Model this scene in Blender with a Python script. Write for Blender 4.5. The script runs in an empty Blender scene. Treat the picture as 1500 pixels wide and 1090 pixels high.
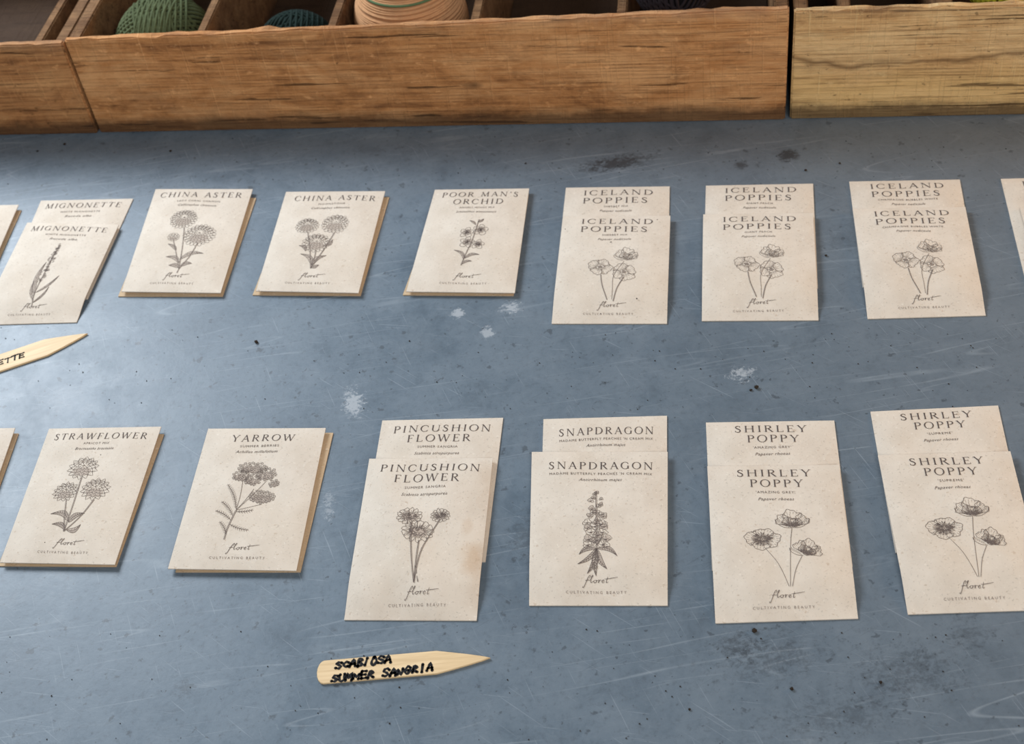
import bpy, bmesh, math, random
from mathutils import Vector, Matrix
C = bpy.context.scene.collection
SC = bpy.context.scene
try:
    SC.view_settings.view_transform = 'Standard'
except Exception: pass
R = random.Random(7)

# ------------------------------------------------------------------ camera
F, TH, RO, CX, CY, H = 2043.48879, 0.7776, 0.16011, 728.5708, 445.50973, 0.7237
HC = 0.1034
cd = bpy.data.cameras.new('camera'); cam = bpy.data.objects.new('camera', cd); C.objects.link(cam)
cam.matrix_world = Matrix.Translation((0, 0, H)) @ Matrix.Rotation(math.pi/2 - TH, 4, 'X') @ Matrix.Rotation(-RO, 4, 'Z')
cd.sensor_width = 36; cd.sensor_fit = 'HORIZONTAL'; cd.lens = F/1500*36
cd.shift_x = (750-CX)/1500; cd.shift_y = (CY-545)/1500
cd.clip_start = .01
SC.camera = cam

def U(px, py, z=0.0):
    a = (px-CX)/F; b = -(py-CY)/F
    xc = a*math.cos(RO)+b*math.sin(RO); yc = -a*math.sin(RO)+b*math.cos(RO)
    c, s = math.cos(TH), math.sin(TH)
    dy = c+yc*s; dz = -s+yc*c
    t = (z-H)/dz
    return Vector((xc*t, dy*t, z))
_f = U(860, 720); cd.dof.use_dof = True; cd.dof.aperture_fstop = 12
cd.dof.focus_distance = _f.y*math.cos(TH)+H*math.sin(TH)

# ------------------------------------------------------------------ materials
def mat(name):
    m = bpy.data.materials.new(name); m.use_nodes = True
    nt = m.node_tree; b = nt.nodes['Principled BSDF']
    return m, nt, b
def ramp(nt, fac, stops):
    r = nt.nodes.new('ShaderNodeValToRGB'); e = r.color_ramp.elements
    while len(e) < len(stops): e.new(.5)
    for i, (p, c) in enumerate(stops):
        e[i].position = p; e[i].color = (c, c, c, 1) if not isinstance(c, tuple) else (*c, 1)
    nt.links.new(fac, r.inputs[0]); return r.outputs[0]
def noise(nt, vec, scale, detail=4, rough=.55, dist=0):
    n = nt.nodes.new('ShaderNodeTexNoise'); n.inputs['Scale'].default_value = scale
    n.inputs['Detail'].default_value = detail; n.inputs['Roughness'].default_value = rough
    n.inputs['Distortion'].default_value = dist
    if vec is not None: nt.links.new(vec, n.inputs['Vector'])
    return n.outputs['Fac']
def mapping(nt, vec, sc=(1, 1, 1), rot=(0, 0, 0), loc=(0, 0, 0)):
    m = nt.nodes.new('ShaderNodeMapping'); m.inputs['Scale'].default_value = sc
    m.inputs['Rotation'].default_value = rot; m.inputs['Location'].default_value = loc
    nt.links.new(vec, m.inputs['Vector']); return m.outputs[0]
def mix(nt, fac, a, b, mode='MIX'):
    m = nt.nodes.new('ShaderNodeMix'); m.data_type = 'RGBA'; m.blend_type = mode
    for i, v in ((0, fac), (6, a), (7, b)):
        if isinstance(v, (int, float)): m.inputs[i].default_value = v
        elif isinstance(v, tuple): m.inputs[i].default_value = (*v, 1)
        else: nt.links.new(v, m.inputs[i])
    return m.outputs[2]
def math_(nt, op, a, b=0.0):
    m = nt.nodes.new('ShaderNodeMath'); m.operation = op
    for i, v in ((0, a), (1, b)):
        if isinstance(v, (int, float)): m.inputs[i].default_value = v
        else: nt.links.new(v, m.inputs[i])
    return m.outputs[0]
def mul(nt, a, b): return math_(nt, 'MULTIPLY', a, b)
def isoline(nt, n, w, at=.5):          # thin curved line where a value crosses a level
    return ramp(nt, math_(nt, 'ABSOLUTE', math_(nt, 'SUBTRACT', n, at)), [(0.0, 1.0), (w, 0.0)])
def objco(nt): return nt.nodes.new('ShaderNodeTexCoord').outputs['Object']
def bump(nt, b, h, strength, dist=.001):
    n = nt.nodes.new('ShaderNodeBump'); n.inputs['Strength'].default_value = strength
    n.inputs['Distance'].default_value = dist
    nt.links.new(h, n.inputs['Height']); nt.links.new(n.outputs[0], b.inputs['Normal'])
def near(nt, co, p, rx, ry):
    vm = nt.nodes.new('ShaderNodeVectorMath'); vm.operation = 'SUBTRACT'
    nt.links.new(co, vm.inputs[0]); vm.inputs[1].default_value = (p[0], p[1], 0)
    v2 = nt.nodes.new('ShaderNodeVectorMath'); v2.operation = 'MULTIPLY'
    nt.links.new(vm.outputs[0], v2.inputs[0]); v2.inputs[1].default_value = (1/rx, 1/ry, 0)
    v3 = nt.nodes.new('ShaderNodeVectorMath'); v3.operation = 'LENGTH'; nt.links.new(v2.outputs[0], v3.inputs[0])
    return ramp(nt, v3.outputs['Value'], [(.1, 1.0), (1.0, 0.0)])

def m_paper(name, lo, hi, stain=None):
    m, nt, b = mat(name); co = objco(nt)
    c = mix(nt, ramp(nt, noise(nt, co, 45, 4, .6), [(.3, 0.0), (.7, 1.0)]), lo, hi)
    c = mix(nt, mul(nt, ramp(nt, noise(nt, mapping(nt, co, loc=(3, 3, 1)), 18, 3), [(.45, 0.0), (.7, 1.0)]), .35), c, tuple(x*k for x, k in zip(lo, (.96, .92, .86))))
    fl = ramp(nt, noise(nt, co, 700, 2, .6), [(.30, 1.0), (.38, 0.0)])
    c = mix(nt, mul(nt, fl, .42), c, tuple(x*.55 for x in lo))
    f2 = ramp(nt, noise(nt, mapping(nt, co, (1, 1, 1), (.4, .2, .6), (3, 1, 0)), 420, 2, .6), [(.64, 0.0), (.71, 1.0)])
    c = mix(nt, mul(nt, f2, .28), c, (.86, .79, .69))
    f3 = ramp(nt, noise(nt, mapping(nt, co, loc=(7, 3, 0)), 260, 2, .5), [(.70, 0.0), (.735, 1.0)])
    c = mix(nt, mul(nt, f3, .38), c, (.40, .28, .18))
    for i, rot in enumerate((.4, 1.5, -.7)):   # short paper fibres
        fb = noise(nt, mapping(nt, mapping(nt, co, (1, 1, 1), (0, 0, rot), (i*.3, i*.2, 0)), (130, 1100, 1)), 1.0, 2, .45)
        c = mix(nt, mul(nt, ramp(nt, fb, [(.68, 0.0), (.73, 1.0)]), .28), c, (.42, .31, .21))
    if stain:
        for x, y, rx, ry, st in stain:
            k = math_(nt, 'ADD', mul(nt, near(nt, co, (x, y), rx, ry), .6), mul(nt, noise(nt, co, 110, 4, .6), .6))
            c = mix(nt, mul(nt, ramp(nt, k, [(.44, 0.0), (.80, 1.0)]), st), c, (.45, .26, .11))
    nt.links.new(c, b.inputs['Base Color']); b.inputs['Roughness'].default_value = .8
    b.inputs['Specular IOR Level'].default_value = .2
    crease = isoline(nt, noise(nt, mapping(nt, co, (9, 14, 1), (0, 0, .7)), 1.5, 2, .4), .02)
    bump(nt, b, math_(nt, 'ADD', noise(nt, co, 60, 5), mul(nt, crease, .25)), .26, .0015)
    return m
def m_flat(name, col, rough=.8, var=.15, sc=60):
    m, nt, b = mat(name); co = objco(nt)
    c = mix(nt, noise(nt, co, sc, 3), tuple(x*(1-var) for x in col), tuple(x*(1+var) for x in col))
    nt.links.new(c, b.inputs['Base Color']); b.inputs['Roughness'].default_value = rough
    b.inputs['Specular IOR Level'].default_value = .15
    return m
def m_wood(name, dark, mid, light, seed, stain=.6, watermark=None, rim=None, low=None):
    m, nt, b = mat(name); oc = objco(nt); co = mapping(nt, oc, loc=(seed*3.1, seed*.7, seed*1.3))
    sx = nt.nodes.new('ShaderNodeSeparateXYZ'); nt.links.new(oc, sx.inputs[0]); Z = sx.outputs[2]
    g1 = noise(nt, mapping(nt, co, (4, 75, 75)), 1.4, 7, .70, .6)
    g2 = noise(nt, mapping(nt, co, (9, 420, 420)), 1.5, 4, .7, .15)
    patch = noise(nt, mapping(nt, co, (9, 15, 15)), 1.4, 8, .72, .6)
    g = math_(nt, 'ADD', mul(nt, g1, .40), mul(nt, patch, .60))
    c = ramp(nt, g, [(.37, dark), (.46, mid), (.58, light)])
    if low: # a differently weathered lower half, wavy limit
        k = math_(nt, 'ADD', Z, mul(nt, math_(nt, 'SUBTRACT', noise(nt, mapping(nt, co, (6, 9, 9)), 1.5, 3), .5), .07))
        c = mix(nt, mul(nt, ramp(nt, k, [(.035, 1.0), (.060, 0.0)]), .6), c, low)
    c = mix(nt, mul(nt, ramp(nt, g2, [(.50, 0.0), (.64, 1.0)]), .55), c, tuple(x*.55 for x in dark))
    c = mix(nt, mul(nt, ramp(nt, g2, [(.32, 1.0), (.44, 0.0)]), .35), c, tuple(min(1, x*1.2) for x in light))
    # saw marks: faint upright lines
    sw = ramp(nt, noise(nt, mapping(nt, co, (330, 9, 9), (0, .22, 0)), 1.6, 3, .6), [(.56, 0.0), (.68, 1.0)])
    swm = ramp(nt, noise(nt, mapping(nt, co, (9, 9, 9), loc=(6, 6, 6)), 1.5, 3), [(.42, 0.0), (.56, 1.0)])
    c = mix(nt, mul(nt, mul(nt, sw, swm), .32), c, tuple(min(1, x*1.35) for x in light))
    # soaked and greyed areas
    st = ramp(nt, noise(nt, mapping(nt, co, (7, 15, 15), loc=(2, 5, 1)), 1.5, 9, .8, .7), [(.51, 0.0), (.62, 1.0)])
    c = mix(nt, mul(nt, st, stain), c, tuple(x*.85 for x in dark))
    gy = ramp(nt, noise(nt, mapping(nt, co, (8, 18, 18), loc=(8, 1, 3)), 1.7, 8, .8, .5), [(.53, 0.0), (.64, 1.0)])
    c = mix(nt, mul(nt, gy, .25), c, tuple(.4*x+y for x, y in zip(mid, (.18, .11, .065))))
    # long dark cracks
    ck = ramp(nt, noise(nt, mapping(nt, co, (7, 170, 170), loc=(4, 2, 8)), 1.5, 3, .5, .3), [(.66, 0.0), (.69, 1.0)])
    c = mix(nt, mul(nt, ck, .75), c, tuple(x*.25 for x in dark))
    nk = ramp(nt, noise(nt, mapping(nt, co, (90, 120, 120)), 2.0, 4, .65), [(.65, 0.0), (.70, 1.0)])
    c = mix(nt, mul(nt, nk, .6), c, tuple(x*.35 for x in dark))
    pale = ramp(nt, noise(nt, mapping(nt, co, (55, 90, 90), loc=(1, 9, 4)), 1.8, 5, .7), [(.60, 0.0), (.69, 1.0)])
    c = mix(nt, mul(nt, pale, .5), c, tuple(min(1, x*1.35) for x in light))
    if watermark:
        k = math_(nt, 'ADD', Z, mul(nt, math_(nt, 'SUBTRACT', noise(nt, mapping(nt, co, (6, 9, 9)), 1.5, 3), .5), .07))
        c = mix(nt, mul(nt, isoline(nt, k, .0022, .060), watermark), c, tuple(x*.4 for x in dark))
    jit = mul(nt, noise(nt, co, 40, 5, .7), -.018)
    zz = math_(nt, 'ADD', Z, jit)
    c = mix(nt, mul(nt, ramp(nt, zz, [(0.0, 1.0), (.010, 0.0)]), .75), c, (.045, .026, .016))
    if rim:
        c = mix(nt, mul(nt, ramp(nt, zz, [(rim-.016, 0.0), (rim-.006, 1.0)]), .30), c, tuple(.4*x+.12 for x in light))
    v = nt.nodes.new('ShaderNodeTexVoronoi'); v.inputs['Scale'].default_value = 1
    nt.links.new(mapping(nt, co, (6, 14, 14)), v.inputs['Vector'])
    c = mix(nt, mul(nt, ramp(nt, v.outputs['Distance'], [(.02, 1.0), (.06, 0.0)]), .7), c, tuple(x*.3 for x in dark))
    nt.links.new(c, b.inputs['Base Color']); b.inputs['Roughness'].default_value = .8
    b.inputs['Specular IOR Level'].default_value = .15
    bump(nt, b, math_(nt, 'ADD', math_(nt, 'ADD', g2, mul(nt, sw, .35)), math_(nt, 'SUBTRACT', g1, ck)), .7, .0016)
    return m
DK = (.030, .034, .040); LT = (.40, .43, .46)
BLOBS = [(905, 238, .045, .014, DK, .85, .54), (1155, 228, .012, .010, DK, .85, .51), (1085, 241, .008, .008, DK, .7, .53),
         (1130, 965, .070, .032, DK, .45, .61), (1330, 985, .075, .040, DK, .45, .61), (1080, 945, .03, .02, DK, .5, .59),
         (1230, 1050, .09, .028, DK, .35, .61), (770, 790, .022, .035, DK, .4, .585), (1240, 350, .04, .03, DK, .2, .58),
         (1420, 930, .03, .03, DK, .4, .61),
         (517, 590, .014, .026, LT, .75, .585), (670, 459, .009, .009, LT, .75, .57), (748, 450, .014, .011, LT, .75, .58),
         (713, 487, .008, .010, LT, .65, .57), (1085, 548, .016, .012, LT, .75, .59), (482, 740, .009, .03, LT, .4, .61),
         (270, 1010, .012, .012, DK, .4, .57)]
def m_table():
    m, nt, b = mat('zinc_sheet'); co = objco(nt)
    big = noise(nt, co, 4, 5, .6)
    cloud = noise(nt, co, 11, 6, .62, .5)
    med = noise(nt, co, 30, 9, .74, .3)
    fine = noise(nt, co, 210, 5, .78)
    c = ramp(nt, big, [(.3, (.092, .132, .172)), (.7, (.124, .166, .210))])
    c = mix(nt, mul(nt, ramp(nt, cloud, [(.42, 0.0), (.66, 1.0)]), .5), c, (.162, .206, .248))
    c = mix(nt, mul(nt, ramp(nt, cloud, [(.28, 1.0), (.46, 0.0)]), .40), c, (.070, .098, .127))
    c = mix(nt, mul(nt, ramp(nt, med, [(.44, 0.0), (.66, 1.0)]), .48), c, (.164, .207, .249))
    c = mix(nt, mul(nt, ramp(nt, med, [(.30, 1.0), (.44, 0.0)]), .48), c, (.058, .082, .108))
    c = mix(nt, mul(nt, ramp(nt, fine, [(.32, 1.0), (.48, 0.0)]), .42), c, (.056, .073, .092))
    c = mix(nt, mul(nt, ramp(nt, fine, [(.57, 0.0), (.72, 1.0)]), .28), c, (.23, .275, .315))
    sx = nt.nodes.new('ShaderNodeSeparateXYZ'); nt.links.new(co, sx.inputs[0])
    gr = ramp(nt, math_(nt, 'ADD', mul(nt, sx.outputs[0], 1.3), .5), [(.3, 0.0), (1.05, 1.0)])
    c = mix(nt, mul(nt, gr, .42), c, (.138, .146, .154))
    # hairline scuffs: long thin, nearly straight, broken up by a second noise
    for i, (sc, rot, w, st) in enumerate((((1.2, 16, 1), .55, .0030, .30), ((1.0, 20, 1), -.5, .0030, .26), ((1.5, 26, 1), 1.0, .0034, .22), ((1.1, 14, 1), .15, .0026, .26), ((1.4, 22, 1), -1.1, .0030, .22), ((1, 30, 1), .75, .0036, .24))):
        v = mapping(nt, co, sc, (0, 0, rot), (i*1.7, i*.9, 0))
        l = isoline(nt, noise(nt, v, 1.0, 2, .5), w)
        k = ramp(nt, noise(nt, mapping(nt, co, loc=(i*2.3, i, 0)), 13, 3), [(.50, 0.0), (.64, 1.0)])
        c = mix(nt, mul(nt, mul(nt, l, k), st), c, (.40, .45, .49))
    # short fine scratches in a few directions
    for i, rot in enumerate((.3, .8, -.4, 1.3)):
        s = noise(nt, mapping(nt, mapping(nt, co, (1, 1, 1), (0, 0, rot), (i*1.1, i*.6, 0)), (22, 900, 1)), 1.0, 2, .45)
        s = ramp(nt, s, [(.69, 0.0), (.735, 1.0)])
        c = mix(nt, mul(nt, s, .22), c, (.38, .43, .48) if i != 2 else (.05, .06, .07))
    d = ramp(nt, noise(nt, mapping(nt, co, loc=(5, 2, 0)), 105, 3, .6), [(.64, 0.0), (.69, 1.0)])
    c = mix(nt, mul(nt, d, .55), c, (.040, .047, .056))
    d3 = ramp(nt, noise(nt, mapping(nt, co, loc=(9, 1, 0)), 260, 2, .5), [(.70, 0.0), (.735, 1.0)])
    c = mix(nt, mul(nt, d3, .55), c, (.035, .038, .043))
    d2 = ramp(nt, noise(nt, mapping(nt, co, loc=(1, 8, 0)), 75, 5, .7), [(.68, 0.0), (.75, 1.0)])
    c = mix(nt, mul(nt, d2, .3), c, (.32, .37, .41))
    crust = math_(nt, 'ADD', mul(nt, noise(nt, mapping(nt, co, (1, 1.7, 1), (0, 0, .5)), 110, 8, .8, .8), .55), mul(nt, noise(nt, co, 300, 5, .8), .45))
    for px, py, rx, ry, col, st, th in BLOBS:
        fall = near(nt, co, U(px, py), rx, ry)
        k = math_(nt, 'ADD', mul(nt, fall, .20), mul(nt, crust, .95))
        k = ramp(nt, k, [(th, 0.0), (th+(.06 if col is LT else .10), 1.0)])
        c = mix(nt, mul(nt, mul(nt, k, ramp(nt, fall, [(0.0, 0.0), (.3, 1.0)])), st), c, col)
    nt.links.new(c, b.inputs['Base Color'])
    nt.links.new(ramp(nt, med, [(.3, .36), (.7, .50)]), b.inputs['Roughness'])
    b.inputs['Specular IOR Level'].default_value = .42
    bump(nt, b, med, .12, .002)
    return m
def m_stick():
    m, nt, b = mat('birch_wood'); co = objco(nt)
    g = noise(nt, mapping(nt, co, (12, 220, 50)), 2, 4, .6)
    c = ramp(nt, g, [(.3, (.60, .42, .22)), (.7, (.80, .60, .35))])
    nt.links.new(c, b.inputs['Base Color']); b.inputs['Roughness'].default_value = .6
    return m
LO, HI = (.615, .535, .445), (.705, .625, .53)
M = {
 'paper': m_paper('recycled_paper', LO, HI),
 'stained': m_paper('stained_recycled_paper', LO, HI, [(.036, -.020, .012, .020, .34), (.030, .004, .006, .010, .18)]),
 'lamplit': m_paper('lamplit_recycled_paper', (.53, .38, .23), (.60, .45, .30)),  # under packets: warm lamplit strip put into the paper colour
 'ink': m_flat('printed_ink', (.095, .074, .067), .8, .1),
 'line': m_flat('fine_printed_ink', (.140, .110, .097), .8, .1),
 'pale': m_flat('faint_printed_ink', (.215, .172, .148), .8, .1),
 'wash': m_flat('pale_printed_ink', (.46, .385, .32), .8, .1),
 'marker': m_flat('black_marker_ink', (.010, .010, .012), .6, .1),
 'zinc': m_table(),
 'wood_a': m_wood('orange_crate_wood', (.22, .090, .034), (.53, .238, .086), (.70, .37, .160), 1.0, .42, None, .104),
 'wood_b': m_wood('pale_crate_wood', (.36, .190, .080), (.67, .40, .175), (.81, .545, .27), 2.3, .32, .7, .105, (.82, .54, .22)),
 'wood_c': m_wood('brown_crate_wood', (.18, .075, .030), (.46, .205, .076), (.61, .315, .13), 3.7, .42, None, .096),
 'inner': m_wood('shaded_inner_wood', (.07, .033, .015), (.16, .078, .035), (.25, .135, .062), 6.1, .5),  # shade inside the crates put into a darker wood colour
 'dark': m_wood('shaded_bottom_wood', (.03, .015, .008), (.06, .03, .015), (.09, .05, .025), 5.2),  # bottom boards: deep interior shade painted as near-black wood
 'stick': m_stick(),
}

# ------------------------------------------------------------------ object helpers
def link(name, me, m, parent=None, mats=None):
    o = bpy.data.objects.new(name, me); C.objects.link(o)
    for x in (mats or [m]): me.materials.append(x)
    if parent: o.parent = parent
    return o
def empty(name, label, cat, loc, rz=0, group=None):
    o = bpy.data.objects.new(name, None); C.objects.link(o); o.empty_display_size = .02
    o.location = loc; o.rotation_euler = (0, 0, rz); o['label'] = label; o['category'] = cat
    if group: o['group'] = group
    return o
def tag(o, label, cat, group=None, kind=None):
    o['label'] = label; o['category'] = cat
    if group: o['group'] = group
    if kind: o['kind'] = kind
def cr(pts, n=6):
    if len(pts) < 3: return list(pts)
    P = [pts[0]]+list(pts)+[pts[-1]]; out = []
    for i in range(1, len(P)-2):
        p0, p1, p2, p3 = P[i-1:i+3]
        for k in range(n):
            t = k/n
            out.append(tuple(.5*((2*b)+(-a+c)*t+(2*a-5*b+4*c-d)*t*t+(-a+3*b-3*c+d)*t**3) for a, b, c, d in zip(p0, p1, p2, p3)))
    out.append(tuple(pts[-1])); return out

class Pen:
    """flat line work in millimetres: x from the centre, y down from the top edge"""
    def __init__(s): s.v = []; s.f = []; s.m = []
    def line(s, pts, w=.3, m=0):
        n = len(pts)
        if n < 2: return
        ws = w if isinstance(w, (list, tuple)) else [w]*n
        b = len(s.v)
        for i, p in enumerate(pts):
            a = pts[max(0, i-1)]; c = pts[min(n-1, i+1)]
            dx, dy = c[0]-a[0], c[1]-a[1]; L = math.hypot(dx, dy) or 1e-6
            nx, ny = -dy/L*ws[i]/2, dx/L*ws[i]/2
            s.v += [(p[0]+nx, p[1]+ny, m), (p[0]-nx, p[1]-ny, m)]
        for i in range(n-1):
            s.f.append((b+2*i, b+2*i+1, b+2*i+3, b+2*i+2)); s.m.append(m)
    def fill(s, pts, m=1):
        b = len(s.v); cx = sum(p[0] for p in pts)/len(pts); cy = sum(p[1] for p in pts)/len(pts)
        s.v.append((cx, cy, m)); s.v += [(p[0], p[1], m) for p in pts]; n = len(pts)
        for i in range(n): s.f.append((b, b+1+i, b+1+(i+1) % n)); s.m.append(m)
    def mesh(s, vs, fs, m=0):
        b = len(s.v); s.v += [(x, y, m) for x, y in vs]
        for f in fs: s.f.append(tuple(b+i for i in f)); s.m.append(m)
    def tapered(s, pts, w, m=0):
        n = len(pts); s.line(pts, [w*(.55+.45*math.sin(math.pi*i/(n-1))) for i in range(n)], m)

# serif capitals ------------------------------------------------------
TK, TN = .125, .048
def arc(cx, cy, rx, ry, a0, a1, n=16):
    pts = []; ws = []
    for i in range(n+1):
        a = math.radians(a0+(a1-a0)*i/n)
        pts.append((cx+rx*math.cos(a), cy+ry*math.sin(a))); ws.append(TN+(TK-TN)*math.cos(a)**2)
    return pts, ws
def sf(x, y, h=.115): return ([(x-h, y+(.02 if y < .5 else -.02)), (x+h, y+(.02 if y < .5 else -.02))], .04)
def stem(x): return ([(x, 0), (x, 1)], TK)
def glyph(ch):
    if ch == 'A': return .88, [([(.1, 0), (.43, 1)], TN), ([(.42, 1), (.78, 0)], TK), ([(.2, .36), (.66, .36)], TN), sf(.1, 0), sf(.78, 0)]
    if ch == 'C': return .84, [arc(.45, .5, .39, .49, 48, 312), ([(.74, .68), (.74, .92)], .045), ([(.74, .12), (.74, .26)], .035)]
    if ch == 'D': return .94, [stem(.17), arc(.36, .5, .47, .48, 90, -90), ([(.05, .98), (.37, .98)], .04), ([(.05, .02), (.37, .02)], .04)]
    if ch == 'E': return .74, [stem(.17), ([(.05, .98), (.62, .98)], .04), ([(.05, .02), (.66, .02)], .04), ([(.17, .52), (.5, .52)], .04), ([(.62, 1), (.62, .82)], .04), ([(.66, 0), (.66, .20)], .04), ([(.5, .61), (.5, .43)], .035)]
    if ch == 'F': return .68, [stem(.17), sf(.17, 0), ([(.05, .98), (.60, .98)], .04), ([(.17, .52), (.48, .52)], .04), ([(.60, 1), (.60, .82)], .04), ([(.48, .61), (.48, .43)], .035)]
    if ch == 'G': return .92, [arc(.45, .5, .39, .49, 48, 318), ([(.74, .68), (.74, .92)], .045), ([(.76, .06), (.76, .42)], TK), sf(.76, .42+.001)]
    if ch == 'H': return .98, [stem(.17), stem(.8), sf(.17, 0), sf(.17, 1), sf(.8, 0), sf(.8, 1), ([(.17, .51), (.8, .51)], .04)]
    if ch == 'I': return .36, [stem(.18), sf(.18, 0), sf(.18, 1)]
    if ch == 'L': return .72, [stem(.17), sf(.17, 1), ([(.05, .02), (.64, .02)], .04), ([(.64, 0), (.64, .22)], .04)]
    if ch == 'M': return 1.12, [([(.15, 0), (.2, 1)], TN), ([(.2, 1), (.56, .05)], TK), ([(.56, .05), (.9, 1)], TN), ([(.9, 1), (.95, 0)], TK), sf(.15, 0), sf(.95, 0), sf(.15, 1, .08), sf(.95, 1, .09)]
    if ch == 'N': return .98, [([(.16, 0), (.16, 1)], TN), ([(.16, 1), (.82, 0)], TK), ([(.82, 0), (.82, 1)], TN), sf(.16, 0), sf(.13, 1, .1), sf(.82, 1)]
    if ch == 'O': return .96, [arc(.48, .5, .41, .49, 0, 360, 24)]
    if ch == 'P': return .72, [stem(.17), sf(.17, 0), arc(.34, .74, .29, .24, 90, -90), ([(.05, .98), (.35, .98)], .04), ([(.17, .5), (.35, .5)], .04)]
    if ch == 'R': return .84, [stem(.17), sf(.17, 0), arc(.34, .75, .27, .23, 90, -90), ([(.05, .98), (.35, .98)], .04), ([(.17, .52), (.35, .52)], .04), ([(.36, .52), (.74, .02)], TK), sf(.76, 0, .08)]
    if ch == 'S':
        p = cr([(.49, .76), (.42, .93), (.28, .98), (.13, .88), (.12, .70), (.28, .55), (.44, .42), (.5, .25), (.42, .07), (.26, .02), (.1, .12), (.05, .28)], 4)
        n = len(p); return .62, [(p, [TN+(TK-TN)*math.sin(math.pi*i/(n-1))**2 for i in range(n)]), ([(.49, .74), (.49, .96)], .035), ([(.06, .04), (.06, .28)], .035)]
    if ch == 'T': return .82, [stem(.41), sf(.41, 0), ([(.05, .98), (.77, .98)], .04), ([(.05, 1), (.05, .80)], .04), ([(.77, 1), (.77, .80)], .04)]
    if ch == 'U':
        return .94, [([(.17, 1), (.17, .32)], TK), arc(.48, .32, .31, .30, 180, 360), ([(.79, .32), (.79, 1)], TN), sf(.17, 1), sf(.79, 1)]
    if ch == 'W': return 1.28, [([(.1, 1), (.38, 0)], TK), ([(.38, 0), (.64, .95)], TN), ([(.62, 1), (.9, 0)], TK), ([(.9, 0), (1.17, 1)], TN), sf(.1, 1), sf(.62, 1, .1), sf(1.17, 1)]
    if ch == 'Y': return .86, [([(.1, 1), (.43, .45)], TK), ([(.43, .45), (.76, 1)], TN), ([(.43, .48), (.43, 0)], TK), sf(.43, 0), sf(.1, 1), sf(.76, 1)]
    if ch == "'": return .28, [([(.14, 1), (.12, .7)], [.12, .04])]
    return .4, []
def title(pen, s, cx, y, w, cap=5.6, sp=.24):
    tot = sum(glyph(c)[0]+sp for c in s)-sp; k = w/tot; x = 0
    for c in s:
        a, st = glyph(c)
        for pts, ww in st:
            q = [(cx-w/2+(x+p[0])*k, y+cap/2-p[1]*cap) for p in pts]
            s_ = (k+cap)/2
            pen.line(q, [v*s_ for v in ww] if isinstance(ww, list) else ww*s_)
        x += a+sp
# small print through the built-in font ---------------------------------
_cache = {}
def small(pen, s, cx, y, w=None, h=1.9, spacing=1.25, shear=0.0, m=0):
    key = (s, spacing, shear)
    if key not in _cache:
        cu = bpy.data.curves.new('t', 'FONT'); cu.body = s; cu.size = 1; cu.space_character = spacing; cu.shear = shear
        cu.resolution_u = 2
        o = bpy.data.objects.new('t', cu); C.objects.link(o)
        dg = bpy.context.evaluated_depsgraph_get()
        me = bpy.data.meshes.new_from_object(o.evaluated_get(dg))
        _cache[key] = ([(v.co.x, v.co.y) for v in me.vertices], [tuple(p.vertices) for p in me.polygons])
        bpy.data.objects.remove(o); bpy.data.curves.remove(cu); bpy.data.meshes.remove(me)
    vs, fs = _cache[key]
    x0 = min(v[0] for v in vs); x1 = max(v[0] for v in vs)
    ky = h/.7; kx = (w/(x1-x0)) if w else ky
    pen.mesh([(cx+(v[0]-(x0+x1)/2)*kx, y+h/2-v[1]*ky) for v in vs], fs, m)
def signature(pen, cx, y, w=20):
    """flowing lower case script: tall looped f and l, round o, small r and e, t with a long cross stroke"""
    k = w/5.6; X = lambda p: (cx-w/2+(p[0]+.16*(p[1]-.3))*k, y-(p[1]-.3)*k*1.05)
    for pts in ([(.1, -.55), (.0, -.75), (.18, -.78), (.32, -.4), (.5, .3), (.7, 1.0), (.92, 1.3), (1.02, 1.1), (.85, .75)],     # f
                [(.25, .42), (.6, .46), (.95, .52)],
                [(.95, .35), (1.2, .7), (1.42, 1.15), (1.4, 1.3), (1.26, 1.1), (1.2, .4), (1.28, .05), (1.5, .15), (1.66, .35)],    # l
                [(2.05, .46), (1.82, .44), (1.72, .22), (1.86, .03), (2.1, .1), (2.18, .32), (2.05, .47), (2.3, .42), (2.5, .5)],  # o
                [(2.5, .5), (2.56, .56), (2.54, .3), (2.54, .03), (2.6, .32), (2.78, .5), (2.98, .46)],                             # r
                [(3.05, .22), (3.3, .3), (3.4, .44), (3.26, .52), (3.1, .36), (3.12, .12), (3.32, .03), (3.55, .2)],               # e
                [(3.95, 1.05), (3.85, .5), (3.82, .14), (3.94, .03), (4.15, .2)],                                                   # t
                [(3.45, .66), (4.0, .70), (4.8, .82), (5.6, .95)]):
        pen.tapered(cr([X(q) for q in pts], 6), .36)

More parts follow.
